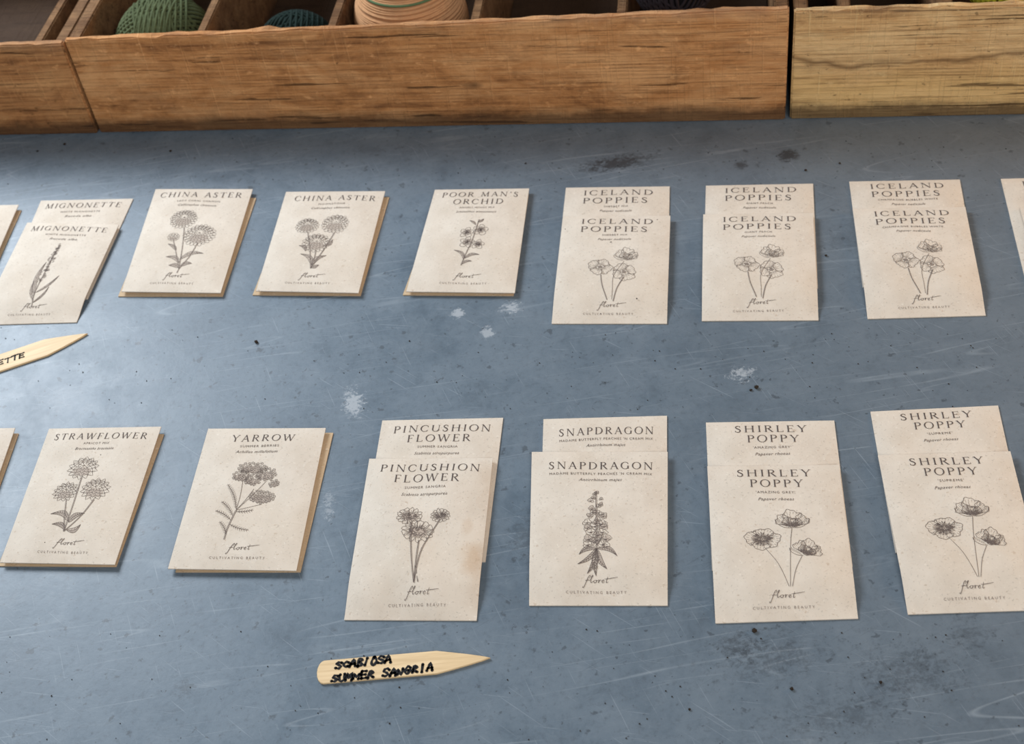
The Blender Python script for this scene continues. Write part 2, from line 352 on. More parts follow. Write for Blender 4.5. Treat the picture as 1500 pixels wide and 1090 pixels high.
# engraved flowers -------------------------------------------------------
def ell(cx, cy, rx, ry, rot=0, n=28, wob=0, rnd=None, k=5):
    out = []; ph = rnd.random()*6 if rnd else 0
    for i in range(n):
        a = 2*math.pi*i/n; r = 1+wob*math.sin(k*a+ph)+(wob*.5*math.sin((2*k+1)*a+2*ph))
        x, y = rx*r*math.cos(a), ry*r*math.sin(a)
        out.append((cx+x*math.cos(rot)-y*math.sin(rot), cy+x*math.sin(rot)+y*math.cos(rot)))
    return out
def loop(p): return list(p)+[p[0]]
def stalk(pen, pts, w=.55):
    p = cr(pts, 8)
    if w > .45:
        for s in (-1, 1): pen.line([(x+s*w*.5, y) for x, y in p], .22)
        pen.line(p, w*.9, 1)
    else: pen.line(p, .28)
def leaf(pen, a, b, w, bend=0.15, wash=True, dark=False):
    dx, dy = b[0]-a[0], b[1]-a[1]; L = math.hypot(dx, dy); nx, ny = -dy/L, dx/L
    mid = lambda t: (a[0]+dx*t+nx*bend*L*math.sin(math.pi*t), a[1]+dy*t+ny*bend*L*math.sin(math.pi*t))
    l = []; r = []
    for i in range(11):
        t = i/10; m = mid(t); h = w/2*math.sin(math.pi*t**.8)
        l.append((m[0]+nx*h, m[1]+ny*h)); r.append((m[0]-nx*h, m[1]-ny*h))
    if wash: pen.fill(l+r[::-1][1:-1])
    pen.line(l, .25); pen.line(r, .25); pen.line([mid(i/10) for i in range(11)], .25)
    for i in range(2, 9):
        pen.line([mid(i/10), l[min(10, i+1)]], .28 if dark else .17)
        if i % 2 or dark: pen.line([mid(i/10), r[min(10, i+1)]], .17)
def pompom(pen, cx, cy, r, rnd, rings=4, n0=15, sq=.88, lw=.28, pointed=False):
    """layered head: rings of scalloped petal tips, dark strokes between the petals of each ring"""
    pen.fill(ell(cx, cy+r*.30, r*.62, r*.40*sq, 0, 24, .04, rnd, 9))
    for k in range(rings):
        f = 1-k*.82/rings; ro = r*f; n = max(6, int(n0*(.4+.6*f))); off = (k % 2)*.5+rnd.uniform(-.1, .1)
        oy = cy-k*r*.06; rin = r*max(.04, (1-(k+1)*.82/rings))
        X = lambda a, q: (cx+q*math.cos(a), oy+q*math.sin(a)*sq)
        for i in range(n):
            a0 = 2*math.pi*(i+off)/n; a1 = 2*math.pi*(i+1+off)/n; am = (a0+a1)/2; tip = ro*rnd.uniform(1.0, 1.09)
            if pointed: p = [X(a0, ro*.80), X(a0+(am-a0)*.55, ro*.98), X(am, tip*1.04), X(a1-(a1-am)*.55, ro*.98), X(a1, ro*.80)]
            else: p = [X(a0, ro*.82), X(a0+(am-a0)*.35, tip*.97), X(am, tip*1.02), X(a1-(a1-am)*.35, tip*.97), X(a1, ro*.82)]
            pen.line(p, lw)
            pen.line([X(a0, ro*.83), X(a0, ro*.5+rin*.5), X(a0, rin*1.04)], [lw*.6, lw, lw*1.4])
            if k < rings-1 and ro > 4: pen.line([X(am, rin*1.06), X(am, rin*.55+ro*.45)], lw*.55)
    for i in range(8):
        a = rnd.random()*6.28; q = r*.10*math.sqrt(rnd.random())
        pen.fill(ell(cx+q*math.cos(a), cy-r*.2+q*math.sin(a)*sq, .32, .28, 0, 6), 0)
def fan(pen, cx, cy, a, span, r, rnd, sq=.85, hairs=10, wash=False, inner=.12, heavy=1.0):
    ph = rnd.random()*6; arcp = []
    n = 22
    for i in range(n+1):
        t = -1+2*i/n; ang = a+t*span/2
        rr = r*(1-.20*abs(t)**3)*(1+.06*math.sin(5*t+ph)+.035*math.sin(12*t+2*ph))
        arcp.append((cx+rr*math.cos(ang), cy+rr*math.sin(ang)*sq))
    c1 = lambda ang, q: (cx+q*r*math.cos(ang), cy+q*r*math.sin(ang)*sq)
    s0 = [c1(a-span*.22, inner), c1(a-span*.42, .5), arcp[0]]; s1 = [c1(a+span*.22, inner), c1(a+span*.42, .5), arcp[-1]]
    if wash: pen.fill(s0[:-1]+[(cx+(p[0]-cx)*.62, cy+(p[1]-cy)*.62) for p in arcp]+s1[:-1][::-1])
    pen.line(arcp, .29); pen.line(cr(s0, 4), .24); pen.line(cr(s1, 4), .24)
    for i in range(hairs):     # shading strokes, heavy at the throat
        t = -1+2*(i+.5)/hairs; ang = a+t*span*.43; e = rnd.uniform(.5, .82); s = max(inner, rnd.uniform(.16, .26))
        pen.line([c1(ang, s), c1(ang+.04*math.sin(i), (s+e)/2), c1(ang, e)], [.27*heavy, .19*heavy, .1])
    for i in range(hairs//2+2):
        t = -1+2*(i+.5)/(hairs//2+2); ang = a+t*span*.42
        pen.line([c1(ang, .78), c1(ang+.02, .94)], .14)
def seedhead(pen, cx, cy, r, rnd, n=30, sq=.85, dot=.32):
    pen.fill(ell(cx, cy, r*.55, r*.5, 0, 12)); pen.line(loop(ell(cx, cy, r*.55, r*.5, 0, 14)), .27)
    for k in range(6): a = k*1.047; pen.line([(cx, cy), (cx+r*.5*math.cos(a), cy+r*.45*math.sin(a))], .18)
    for i in range(n):
        a = rnd.random()*6.28; q = rnd.uniform(.6, 1.25)*r
        pen.line([(cx+.5*q*math.cos(a), cy+.5*q*math.sin(a)*sq), (cx+q*math.cos(a), cy+q*math.sin(a)*sq)], .13)
        pen.fill(ell(cx+q*math.cos(a), cy+q*math.sin(a)*sq, dot, dot*.9, 0, 6), 0)
def poppy_open(pen, cx, cy, r, rnd, sq=.85, rot=.3, dark=0):
    for k in (0, 2, 1, 3):
        fan(pen, cx, cy, rot+k*math.pi/2, 1.9 if k % 2 else 1.75, r*(1.04 if k % 2 == 0 else .92), rnd, sq, 11 if dark else 8, dark and k in (1, 2), .3 if not dark else .12, 1.0 if dark else .7)
    if dark:
        for i in range(64):
            a = rnd.random()*6.28; q = rnd.uniform(.16, dark)*r
            pen.line([(cx+q*math.cos(a), cy+q*math.sin(a)*sq), (cx+(q+r*.16)*math.cos(a), cy+(q+r*.16)*math.sin(a)*sq)], .32)
    seedhead(pen, cx, cy, r*.27, rnd, 26 if dark else 14, sq, .32 if dark else .26)
def poppy_cup(pen, cx, cy, r, rnd, rot=0, tall=1.25, heavy=1.0):
    """side view: a ruffled bowl; back petals stand up, two front petals overlap, lips droop at the sides"""
    bx, by = cx, cy+r*.72; up = -1.57+rot; h = 1 if heavy >= 1 else .6
    fan(pen, bx, by, up, 1.2, r*1.30, rnd, tall, int(9*h), False, .55, heavy)
    fan(pen, bx, by, up-.72, .95, r*1.25, rnd, tall*.92, int(10*h), False, .3, heavy)
    fan(pen, bx, by, up+.72, .95, r*1.25, rnd, tall*.92, int(10*h), False, .3, heavy)
    fan(pen, bx, by, up-.40, 1.35, r*.90, rnd, tall*.9, int(14*h), heavy >= 1, .08, heavy)
    fan(pen, bx, by, up+.46, 1.25, r*.82, rnd, tall*.9, int(14*h), heavy >= 1, .08, heavy)
    for s in (-1, 1):
        p = [(bx+s*r*.12, by-.04*r), (bx+s*r*.55, by-r*.12), (bx+s*r*.95, by-r*.45), (bx+s*r*1.02, by-r*.75)]
        pen.line(cr(p, 5), .28)
        for k in range(6): pen.line([(bx+s*r*(.24+.12*k), by-r*(.08+.08*k)), (bx+s*r*(.36+.11*k), by-r*(.32+.10*k))], .16)
def scabiosa(pen, cx, cy, r, rnd):
    pen.fill(ell(cx, cy+r*.12, r*.6, r*.36, 0, 22, .04, rnd, 7))
    for i in range(13):
        a = math.pi*2*i/13; q = .74*r
        pen.line(loop(ell(cx+q*math.cos(a), cy+q*.74*math.sin(a), r*.29, r*.20, a, 14, .18, rnd, 3)), .26)
        pen.line([(cx+.5*q*math.cos(a), cy+.38*q*math.sin(a)), (cx+q*1.1*math.cos(a), cy+q*.8*math.sin(a))], .19)
    for i in range(18):
        a = rnd.random()*6.28; q = r*.5*math.sqrt(rnd.random())
        pen.line(loop(ell(cx+q*math.cos(a), cy-r*.08+q*.7*math.sin(a), r*.12, r*.1, a, 8, .1, rnd, 3)), .22)
        if i % 2: pen.fill(ell(cx+q*math.cos(a), cy-r*.05+q*.7*math.sin(a), .34, .34, 0, 6), 0)
def umbel(pen, cx, cy, rx, ry, rnd):
    """rounded cluster of small five-lobed florets, spaced so each reads, dark gaps below"""
    pen.fill(ell(cx, cy+ry*.35, rx*.8, ry*.6, 0, 20, .05, rnd, 6))
    pts = []; tries = 0
    while tries < 900:
        tries += 1
        a = rnd.random()*6.28; q = math.sqrt(rnd.random()); x, y = cx+rx*q*math.cos(a), cy+ry*q*math.sin(a)
        if all(math.hypot(x-u, (y-v)*1.15) > 1.75 for u, v in pts): pts.append((x, y))
    for x, y in pts:
        pen.line(loop(ell(x, y, .95, .82, rnd.random(), 15, .20, rnd, 5)), .25)
        pen.fill(ell(x, y, .25, .23, 0, 6), 0)
    for x, y in pts:
        if y > cy: pen.line([(x-.5, y+1.0), (x+.5, y+1.05)], .34)
def frond(pen, a, b, w=1.3):
    """feathery leaf: a slender rib with short, well spaced side barbs"""
    dx, dy = b[0]-a[0], b[1]-a[1]; L = math.hypot(dx, dy); ux, uy = dx/L, dy/L; n = max(5, int(L/1.5))
    pen.line(cr([a, (a[0]+dx*.5-uy*L*.06, a[1]+dy*.5+ux*L*.06), b], 5), .30)
    for i in range(1, n):
        t = i/n; q = w*(.75+.5*math.sin(math.pi*t)); bow = .06*L*math.sin(math.pi*t); p = (a[0]+dx*t-uy*bow, a[1]+dy*t+ux*bow)
        for s in (-1, 1): pen.line([p, (p[0]+(ux*.8-uy*s)*q, p[1]+(uy*.8+ux*s)*q)], [.30, .16])

def draw_mignonette(pen, T, r):
    stalk(pen, [T(45, 447), T(52, 425), T(66, 398), T(87, 360)], .6)
    for i in range(75):
        t = r.random(); x = 58+29*t; y = 412-52*t; w = 4.5*(1-t)**.6+.8
        p = T(x+r.uniform(-w, w), y+r.uniform(-2.5, 2.5)); pen.line(loop(ell(p[0], p[1], 1.0, .5, -.9+r.uniform(-.5, .5), 8, .2, r, 3)), .23)
    leaf(pen, T(50, 432), T(68, 384), 3.4, -.10); leaf(pen, T(52, 428), T(87, 404), 2.4, .08); leaf(pen, T(48, 440), T(50, 410), 2.4, -.08)
    leaf(pen, T(47, 442), T(72, 420), 2.0, .1)
def draw_aster_a(pen, T, r):
    b = T(262, 394)
    for x, y in ((270, 333), (290, 356), (254, 352)): 
        p = T(x, y); stalk(pen, [p, ((p[0]*.55+b[0]*.45)+.8, (p[1]+b[1])/2), b], .65)
    stalk(pen, [b, T(259, 400)], .6)
    for x, y, rr in ((269, 321, 10.8), (292, 345, 12.6)): q = T(x, y); pompom(pen, q[0], q[1], rr, r, 5, 21, .92, .26)
    q = T(254, 347); pompom(pen, q[0], q[1], 4.8, r, 2, 9, .9, .27)
    leaf(pen, T(262, 385), T(243, 376), 4, .2); leaf(pen, T(263, 380), T(298, 372), 4, -.2); leaf(pen, T(258, 366), T(246, 357), 3, .1); leaf(pen, T(261, 392), T(247, 389), 4, .2); leaf(pen, T(264, 390), T(281, 386), 4, -.2)
def draw_aster_b(pen, T, r):
    b = T(455, 393)
    for x, y in ((451, 340), (490, 340), (463, 366)):
        p = T(x, y); stalk(pen, [p, ((p[0]*.5+b[0]*.5)+.6, (p[1]+b[1])/2), b], .65)
    for x, y, rr in ((450, 331, 9), (491, 328, 10.6), (463, 356, 10.6)): q = T(x, y); pompom(pen, q[0], q[1], rr, r, 5, 18, .94, .26)
    leaf(pen, T(456, 388), T(440, 372), 4, .2); leaf(pen, T(457, 388), T(478, 374), 4, -.2); leaf(pen, T(474, 360), T(487, 350), 3, .2); leaf(pen, T(448, 368), T(438, 360), 3, .2); leaf(pen, T(455, 391), T(467, 388), 3.4, .1)
def draw_orchid(pen, T, r):
    stalk(pen, [T(675, 388), T(682, 372), T(692, 352), T(702, 322)], .55)
    for x, y, rr in ((704, 337, 1.1), (684, 341, 1), (684, 355, 1.05), (700, 358, .9)):
        q = T(x, y)
        for k in range(5):
            a = -1.57+k*1.2566+.15; px, py = q[0]+3.2*rr*math.cos(a), q[1]+3.0*rr*math.sin(a)
            big = 1.15 if k in (2, 3) else 1
            pen.fill(ell(q[0]+2.4*rr*math.cos(a), q[1]+2.3*rr*math.sin(a), 1.3*rr, .9*rr, a, 12))
            pen.line(loop(ell(px, py, 2.6*rr*big, 2.0*rr*big, a, 18, .08, r, 3)), .29)
            for d in (-.3, 0, .3): pen.line([(q[0]+1.2*math.cos(a+d), q[1]+1.2*math.sin(a+d)), (q[0]+3.6*rr*math.cos(a+d), q[1]+3.5*rr*math.sin(a+d))], .19)
        for k in range(14):
            a = r.random()*6.28; s = r.uniform(.3, 1.9); pen.fill(ell(q[0]+s*math.cos(a), q[1]+s*math.sin(a), .5, .5, 0, 7), 0)
    leaf(pen, T(679, 380), T(665, 366), 2.6, .2); leaf(pen, T(680, 378), T(702, 373), 2.8, -.2); leaf(pen, T(676, 386), T(691, 382), 2.4, -.2); leaf(pen, T(697, 330), T(688, 324), 2, .1); leaf(pen, T(700, 326), T(709, 321), 2.2, .1)
def draw_iceland(pen, T, r):
    stalk(pen, [T(880, 402), T(882, 418), T(889, 438)], .5); stalk(pen, [T(914, 406), T(904, 422), T(898, 440)], .5); stalk(pen, [T(914, 383), T(899, 404), T(897, 425), T(896, 438)], .4)
    q = T(879, 391); poppy_open(pen, q[0], q[1], 8.8, r, 1.02, .5)
    q = T(914, 399); poppy_open(pen, q[0], q[1], 9.2, r, 1.0, 1.1)
    q = T(916, 374); poppy_cup(pen, q[0], q[1], 8.4, r, .2, 1.3, .7)
def draw_straw(pen, T, r):
    b = T(93, 778)
    for x, y in ((120, 700), (97, 732), (138, 732)): p = T(x, y); stalk(pen, [p, ((p[0]*.6+b[0]*.4)+.4, (p[1]*.5+b[1]*.5)), b], .7)
    for x, y, rr in ((122, 686, 10.4), (96, 720, 8.6), (140, 717, 9.8)): q = T(x, y); pompom(pen, q[0], q[1], rr, r, 4, 14, .9, .28, True)
    leaf(pen, T(100, 763), T(74, 753), 4.5, .25, True, True); leaf(pen, T(100, 765), T(124, 752), 4.2, -.2, True, True); leaf(pen, T(95, 775), T(76, 768), 3.6, .2, True, True); leaf(pen, T(97, 776), T(118, 768), 4, .25)
def draw_yarrow(pen, T, r):
    b = T(328, 790); j = T(346, 748)
    stalk(pen, [b, T(334, 772), j], .7)
    for x, y in ((356, 704), (390, 704), (372, 716), (383, 738)): p = T(x, y); stalk(pen, [j, ((j[0]+p[0])/2+.6, (j[1]+p[1])/2), p], .45)
    for x, y, rx, ry in ((370, 685, 9.6, 4.6), (354, 697, 6, 4.6), (390, 694, 6.6, 5), (370, 703, 5.6, 4.2), (384, 727, 8, 5.4), (402, 708, 3.2, 2.8)): q = T(x, y); umbel(pen, q[0], q[1], rx, ry, r)
    for a_, b_ in (((346, 746), (334, 710)), ((338, 762), (316, 748)), ((336, 768), (364, 777)), ((346, 750), (371, 747)), ((331, 783), (322, 764)), ((341, 756), (325, 735))): frond(pen, T(*a_), T(*b_))
def draw_scabiosa(pen, T, r):
    b = T(606, 853)
    for x, y, m in ((602, 766, (603, 815)), (644, 761, (618, 805)), (614, 792, (610, 820))): stalk(pen, [T(x, y), T(*m), b], .6)
    stalk(pen, [T(609, 830), T(612, 852)], .5)
    for x, y, rr in ((600, 757, 8), (645, 755, 6), (612, 779, 10)): q = T(x, y); scabiosa(pen, q[0], q[1], rr, r)
def draw_snap(pen, T, r):
    stalk(pen, [T(873, 720), T(874, 770), T(874, 832)], .7)
    for k in range(11):
        t = k/10; y = 722+74*t; w = (3+11*t**.6)*r.uniform(.75, 1.15); n = 2+int(1.5*t+.4); ox = 1.6*math.sin(k*1.7)
        for i in range(n):
            x = 873+ox+w*(-1+2*i/(n-1))*.85+r.uniform(-1.6, 1.6); q = T(x, y+r.uniform(-3.2, 3.2)); s = (.9+1.7*t)*r.uniform(.85, 1.25)
            if (i+k) % 2: pen.fill(ell(q[0], q[1], s*1.0, s*.85, 0, 14, .1, r, 3))
            pen.line(loop(ell(q[0], q[1], s*1.25, s, r.random()*3, 18, .20, r, 3)), .26)
            pen.line(cr([(q[0]-s*.8, q[1]+s*.1), (q[0]-s*.2, q[1]+s*.45), (q[0]+s*.3, q[1]+s*.1), (q[0]+s*.85, q[1]+s*.35)], 4), .28)
            pen.line([(q[0], q[1]-s*.75), (q[0]+s*.1, q[1]-s*.1)], .22)
            pen.fill(ell(q[0], q[1]+s*.35, s*.34, s*.22, 0, 8), 0)
    for tx, ty, w, bd in ((848, 812, 3.2, .2), (846, 826, 2.8, -.1), (860, 839, 3.6, -.1), (889, 833, 3.8, .1), (904, 815, 3.2, -.2), (873, 842, 3.4, .05)): leaf(pen, T(874, 804), T(tx, ty), w, bd, True, True)
def draw_shirley(pen, T, r):
    stalk(pen, [T(1119, 800), T(1140, 825), T(1156, 858)], .45); stalk(pen, [T(1160, 774), T(1158, 800), T(1158, 858)], .4); stalk(pen, [T(1175, 815), T(1166, 834), T(1161, 858)], .45)
    q = T(1117, 789); poppy_open(pen, q[0], q[1], 10.2, r, .84, .2, .5)
    q = T(1160, 761); poppy_cup(pen, q[0], q[1], 10, r, .0, 1.1)
    q = T(1178, 803); poppy_cup(pen, q[0], q[1], 8.6, r, .4, 1.15)

# ------------------------------------------------------------------ seed packets
PW, PH = 82.5, 117.0
EDGE, PIL, LIFT = .0008, .0024, .0032
FAR, NEAR = 'seed packets in the far row', 'seed packets in the near row'
def packet(corners, label, base=0.0, drop=0.0, titles=(), sub=None, latin=None, draw=None, pxT=None, full=True, pil=PIL, rumple=.0008, paper='paper'):
    zt = base+EDGE; zb = EDGE if drop else zt
    TL, TR, BR, BL = [U(p[0], p[1], z) for p, z in zip(corners, (zt, zt, zb, zb))]
    c = (TL+TR+BR+BL)/4
    rz = math.atan2((TR-TL+BR-BL).y, (TR-TL+BR-BL).x)
    root = empty('seed_packet', label, 'seed packet', (c.x, c.y, 0 if drop else base), rz, FAR if corners[0][1] < 450 else NEAR)
    ic, is_ = math.cos(-rz), math.sin(-rz)
    rnd = random.Random(len(label)*31+int(corners[0][0]))
    ph = [rnd.random()*6 for _ in range(4)]
    def pos(u, v):
        p = TL*(1-u)*v+TR*u*v+BR*u*(1-v)+BL*(1-u)*(1-v)
        return p.x, p.y
    def zbase(v):
        if not drop: return 0.0
        t = min(1, max(0, v/drop)); return base*t*t*(3-2*t)
    def ztop(u, v):
        e = (1-abs(2*u-1)**4)*(1-abs(2*v-1)**6)
        z = zbase(v)+EDGE+pil*e
        if rumple: z += rumple*e*(math.sin(7*u+ph[0])*math.sin(6*v+ph[1])+.5*math.sin(13*u+9*v+ph[2]))*.6
        return z
    def loc(u, v, z):
        x, y = pos(u, v); x -= c.x; y -= c.y
        return (x*ic-y*is_, x*is_+y*ic, z)
    nu, nv = 24, 32; vs = []; fs = []
    for top in (1, 0):
        for j in range(nv+1):
            for i in range(nu+1):
                u, v = i/nu, j/nv
                vs.append(loc(u, v, ztop(u, v) if top else zbase(v)+.00005))
    W1 = nu+1; off = W1*(nv+1)
    for j in range(nv):
        for i in range(nu):
            a = j*W1+i; fs.append((a, a+1, a+W1+1, a+W1)); fs.append((off+a, off+a+W1, off+a+W1+1, off+a+1))
    ntb = len(fs)
    per = [i for i in range(nu)]+[nu+j*W1 for j in range(nv)]+[nv*W1+nu-i for i in range(nu)]+[(nv-j)*W1 for j in range(nv)]
    for k in range(len(per)):
        a, b = per[k], per[(k+1) % len(per)]
        s = len(vs); vs += [vs[a], vs[b], vs[off+b], vs[off+a]]; fs.append((s+1, s, s+3, s+2))
    me = bpy.data.meshes.new('envelope'); me.from_pydata(vs, [], fs); me.update()
    for i, p in enumerate(me.polygons): p.use_smooth = i < ntb
    link('envelope', me, M[paper], root)
    def put(name, pen, ink='ink'):
        if not pen.f: return
        v2 = []
        for x, y, m in pen.v:
            u = .5+x/PW; v = 1-y/PH
            v2.append(loc(u, v, ztop(u, v)+(.00012 if m else .0002)))
        f2 = []
        for f in pen.f:
            ar = sum(pen.v[f[i]][0]*pen.v[f[(i+1) % len(f)]][1]-pen.v[f[(i+1) % len(f)]][0]*pen.v[f[i]][1] for i in range(len(f)))
            f2.append(tuple(reversed(f)) if ar > 0 else f)
        me = bpy.data.meshes.new(name); me.from_pydata(v2, [], f2); me.update()
        link(name, me, None, root, [M[ink], M['wash']])
        for p, m in zip(me.polygons, pen.m): p.material_index = m
    def T(px, py):
        t = U(px, py, base+EDGE+pil); u = v = .5
        for _ in range(12):
            x, y = pos(u, v); ex, ey = t.x-x, t.y-y; h = 1e-4
            ax, ay = pos(u+h, v); bx, by = pos(u, v+h)
            a, b_, c_, d = (ax-x)/h, (bx-x)/h, (ay-y)/h, (by-y)/h; D = a*d-b_*c_
            u += (ex*d-ey*b_)/D; v += (a*ey-c_*ex)/D
        return ((u-.5)*PW, (1-v)*PH)
    if titles:
        p = Pen()
        for s, cx, y, w, cap in titles: title(p, s, cx, y, w, cap)
        put('title_lettering', p)
    if sub: p = Pen(); small(p, sub[0], sub[1], sub[2], sub[3], 1.9); put('subtitle_lettering', p, 'line')
    if latin: p = Pen(); small(p, latin[0], latin[1], latin[2], latin[3], 2.3, 1.12, .35); put('latin_name_lettering', p, 'line')
    fx = full[0] if isinstance(full, tuple) else -1
    if draw:
        p = Pen(); draw(p, pxT or T, random.Random(5)); put('flower_drawing', p, 'line')
    if full:
        p = Pen(); signature(p, fx+2.5, 102); put('signature', p, 'line')
        p = Pen(); small(p, 'CULTIVATING BEAUTY', fx, 109, 36, 1.7, 1.6); put('tagline_lettering', p, 'pale')
    return root, T

D = .24
def twin(front, back, look_f, look_b, titles, sub, latin, draw, **k):
    packet(back, look_b, 0, 0, titles, sub, latin, None, None, False)
    return packet(front, look_f, LIFT, D, titles, sub, latin, draw, **k)
def over(front, under, look_f, look_u, titles, sub, latin, draw, **k):
    packet(under, look_u, 0, 0, full=False, paper='lamplit')
    return packet(front, look_f, LIFT, 0, titles, sub, latin, draw, **k)

# far row, from the left
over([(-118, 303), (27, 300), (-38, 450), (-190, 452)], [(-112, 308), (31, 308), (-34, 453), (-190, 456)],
     'seed packet cut off at left photo edge in the far row, upper of its pair', 'seed packet peeking from under the cut-off packet at far left of far row', (), None, None, None, full=False)
twin([(40, 326), (174, 329), (112, 472), (-30, 476)], [(60, 294), (195, 291), (128, 438), (-2, 440)],
     'front cream seed packet printed MIGNONETTE with a leafy sprig drawing', 'rear seed packet printed MIGNONETTE, mostly hidden under its front twin',
     [('MIGNONETTE', 0, 8.5, 68, 6.4)], ('WHITE MIGNONETTE', 0, 17, 36), ('Reseda alba', 0, 22.5, 24), draw_mignonette)
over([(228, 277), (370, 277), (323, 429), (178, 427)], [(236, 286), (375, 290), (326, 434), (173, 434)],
     'CHINA ASTER seed packet with two big blooms and a bud, beside the MIGNONETTE pair', 'seed packet mostly hidden under the CHINA ASTER packet nearest the MIGNONETTE pair',
     [('CHINA ASTER', 0, 8.5, 69, 6.5)], ('LADY CORAL CHAMOIS', 0, 16.8, 36), ('Callistephus chinensis', 0, 21.8, 32), draw_aster_a, full=(-1,))
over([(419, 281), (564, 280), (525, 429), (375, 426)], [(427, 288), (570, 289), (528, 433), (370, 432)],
     "CHINA ASTER seed packet with three equal blooms, beside the POOR MAN'S ORCHID packet", "seed packet mostly hidden under the CHINA ASTER packet nearest the POOR MAN'S ORCHID",
     [('CHINA ASTER', 2, 10, 67, 6.5)], ('MOONSTONE', 1, 18, 22), ('Callistephus chinensis', 1, 23, 32), draw_aster_b, full=(-1,))
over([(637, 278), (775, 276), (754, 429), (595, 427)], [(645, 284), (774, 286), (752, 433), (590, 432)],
     "cream seed packet printed POOR MAN'S ORCHID with small butterfly-like flowers", "seed packet mostly hidden under the POOR MAN'S ORCHID packet",
     [("POOR MAN'S", 0, 8, 66, 6.3), ('ORCHID', 0, 17.6, 43, 6.3)], ('ANGELS WINGS MIX', 0, 25, 30), ('Schizanthus wisetonensis', 0, 30, 34), draw_orchid, full=(1,))
IT = [('ICELAND', 1, 8, 55, 6.5), ('POPPIES', -1, 18, 51, 6.5)]
rI, TI = twin([(825, 317), (982, 316), (977, 474), (808, 474)], [(829, 275), (981, 273), (978, 430), (812, 430)],
     'front ICELAND POPPIES seed packet subtitled SHERBET MIX', 'rear ICELAND POPPIES seed packet, tucked behind the SHERBET MIX one',
     IT, ('SHERBET MIX', 0, 25, 19), ('Papaver nudicaule', 0, 30, 25), draw_iceland)
for f, b, nm in (([(1030, 314), (1191, 312), (1199, 469), (1028, 470)], [(1034, 272), (1191, 269), (1198, 422), (1030, 424)], 'GIANT PEACH'),
                 ([(1249, 306), (1414, 303), (1444, 462), (1271, 467)], [(1244, 266), (1406, 263), (1434, 417), (1264, 421)], 'CHAMPAGNE BUBBLES WHITE')):
    twin(f, b, 'front ICELAND POPPIES seed packet subtitled '+nm, 'rear ICELAND POPPIES seed packet, tucked behind the '+nm+' one',
         IT, (nm, 0, 25, 20 if len(nm) < 15 else 44), ('Papaver nudicaule', 0, 30, 25), draw_iceland, pxT=TI)
LT_ = [('L', -24, 8, 4.4, 6.5)]
twin([(1494, 304), (1655, 300), (1700, 450), (1534, 457)], [(1466, 262), (1625, 258), (1665, 412), (1504, 418)],
     'seed packet sliver at right photo edge of the far row, overlapping the L packet', 'seed packet beginning with letter L, cut off at right photo edge of far row',
     LT_, None, None, None, full=False)
# near row
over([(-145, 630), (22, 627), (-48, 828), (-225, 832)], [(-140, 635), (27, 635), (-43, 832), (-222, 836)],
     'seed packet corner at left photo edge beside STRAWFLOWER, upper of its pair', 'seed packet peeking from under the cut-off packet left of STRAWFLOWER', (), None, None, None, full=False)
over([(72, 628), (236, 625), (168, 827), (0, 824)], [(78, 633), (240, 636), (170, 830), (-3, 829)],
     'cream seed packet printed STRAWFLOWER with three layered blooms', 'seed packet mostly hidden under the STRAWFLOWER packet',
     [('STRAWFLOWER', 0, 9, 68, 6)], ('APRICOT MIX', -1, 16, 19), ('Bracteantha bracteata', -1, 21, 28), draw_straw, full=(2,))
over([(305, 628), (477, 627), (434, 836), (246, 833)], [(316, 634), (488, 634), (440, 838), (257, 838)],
     'cream seed packet printed YARROW with clustered umbels and feathery leaves', 'seed packet under the YARROW packet, its warm brown edge showing',
     [('YARROW', 0, 10, 44, 6.2)], ('SUMMER BERRIES', -1, 17.5, 27), ('Achillea millefolium', -2, 22.5, 29), draw_yarrow, full=(2,))
twin([(541, 672), (722, 671), (698, 909), (504, 908)], [(560, 616), (737, 612), (711, 823), (524, 826)],
     'front cream seed packet printed PINCUSHION FLOWER, bulging and faintly stained at its edge', 'rear seed packet printed PINCUSHION FLOWER, behind its bulging twin',
     [('PINCUSHION', 1, 9.5, 66, 6.2), ('FLOWER', 0, 18.5, 43, 6.2)], ('SUMMER SANGRIA', 0, 26, 27), ('Scabiosa atropurpurea', 0, 31.5, 30), draw_scabiosa, pil=.0048, rumple=.0020, full=(4,), paper='stained')
twin([(779, 662), (978, 662), (978, 887), (775, 887)], [(796, 614), (977, 609), (977, 832), (790, 834)],
     'front cream seed packet printed SNAPDRAGON with a tall flower spire', 'rear seed packet printed SNAPDRAGON, mostly hidden by its front twin',
     [('SNAPDRAGON', 1, 13, 63, 6.2)], ("MADAME BUTTERFLY PEACHES 'N CREAM MIX", 1, 20, 62), ('Antirrhinum majus', 1, 25, 26), draw_snap)
ST = [('SHIRLEY', 0, 7.5, 46, 6.2), ('POPPY', 1, 16.5, 33, 6.2)]
rG, TG = twin([(1036, 683), (1229, 681), (1257, 906), (1048, 913)], [(1034, 619), (1222, 616), (1249, 830), (1043, 836)],
     "front SHIRLEY POPPY seed packet subtitled 'AMAZING GREY'", "rear SHIRLEY POPPY seed packet, tucked behind the 'AMAZING GREY' one",
     ST, ("'AMAZING GREY'", 0, 24, 24), ('Papaver rhoeas', 0, 29.5, 22), draw_shirley)
twin([(1286, 667), (1480, 661), (1537, 893), (1330, 900)], [(1275, 603), (1462, 594), (1508, 800), (1312, 810)],
     "front SHIRLEY POPPY seed packet subtitled 'SUPREME'", "rear SHIRLEY POPPY seed packet, tucked behind the 'SUPREME' one",
     ST, ("'SUPREME'", 0, 24, 16), ('Papaver rhoeas', 0, 29.5, 22), draw_shirley, pxT=TG)

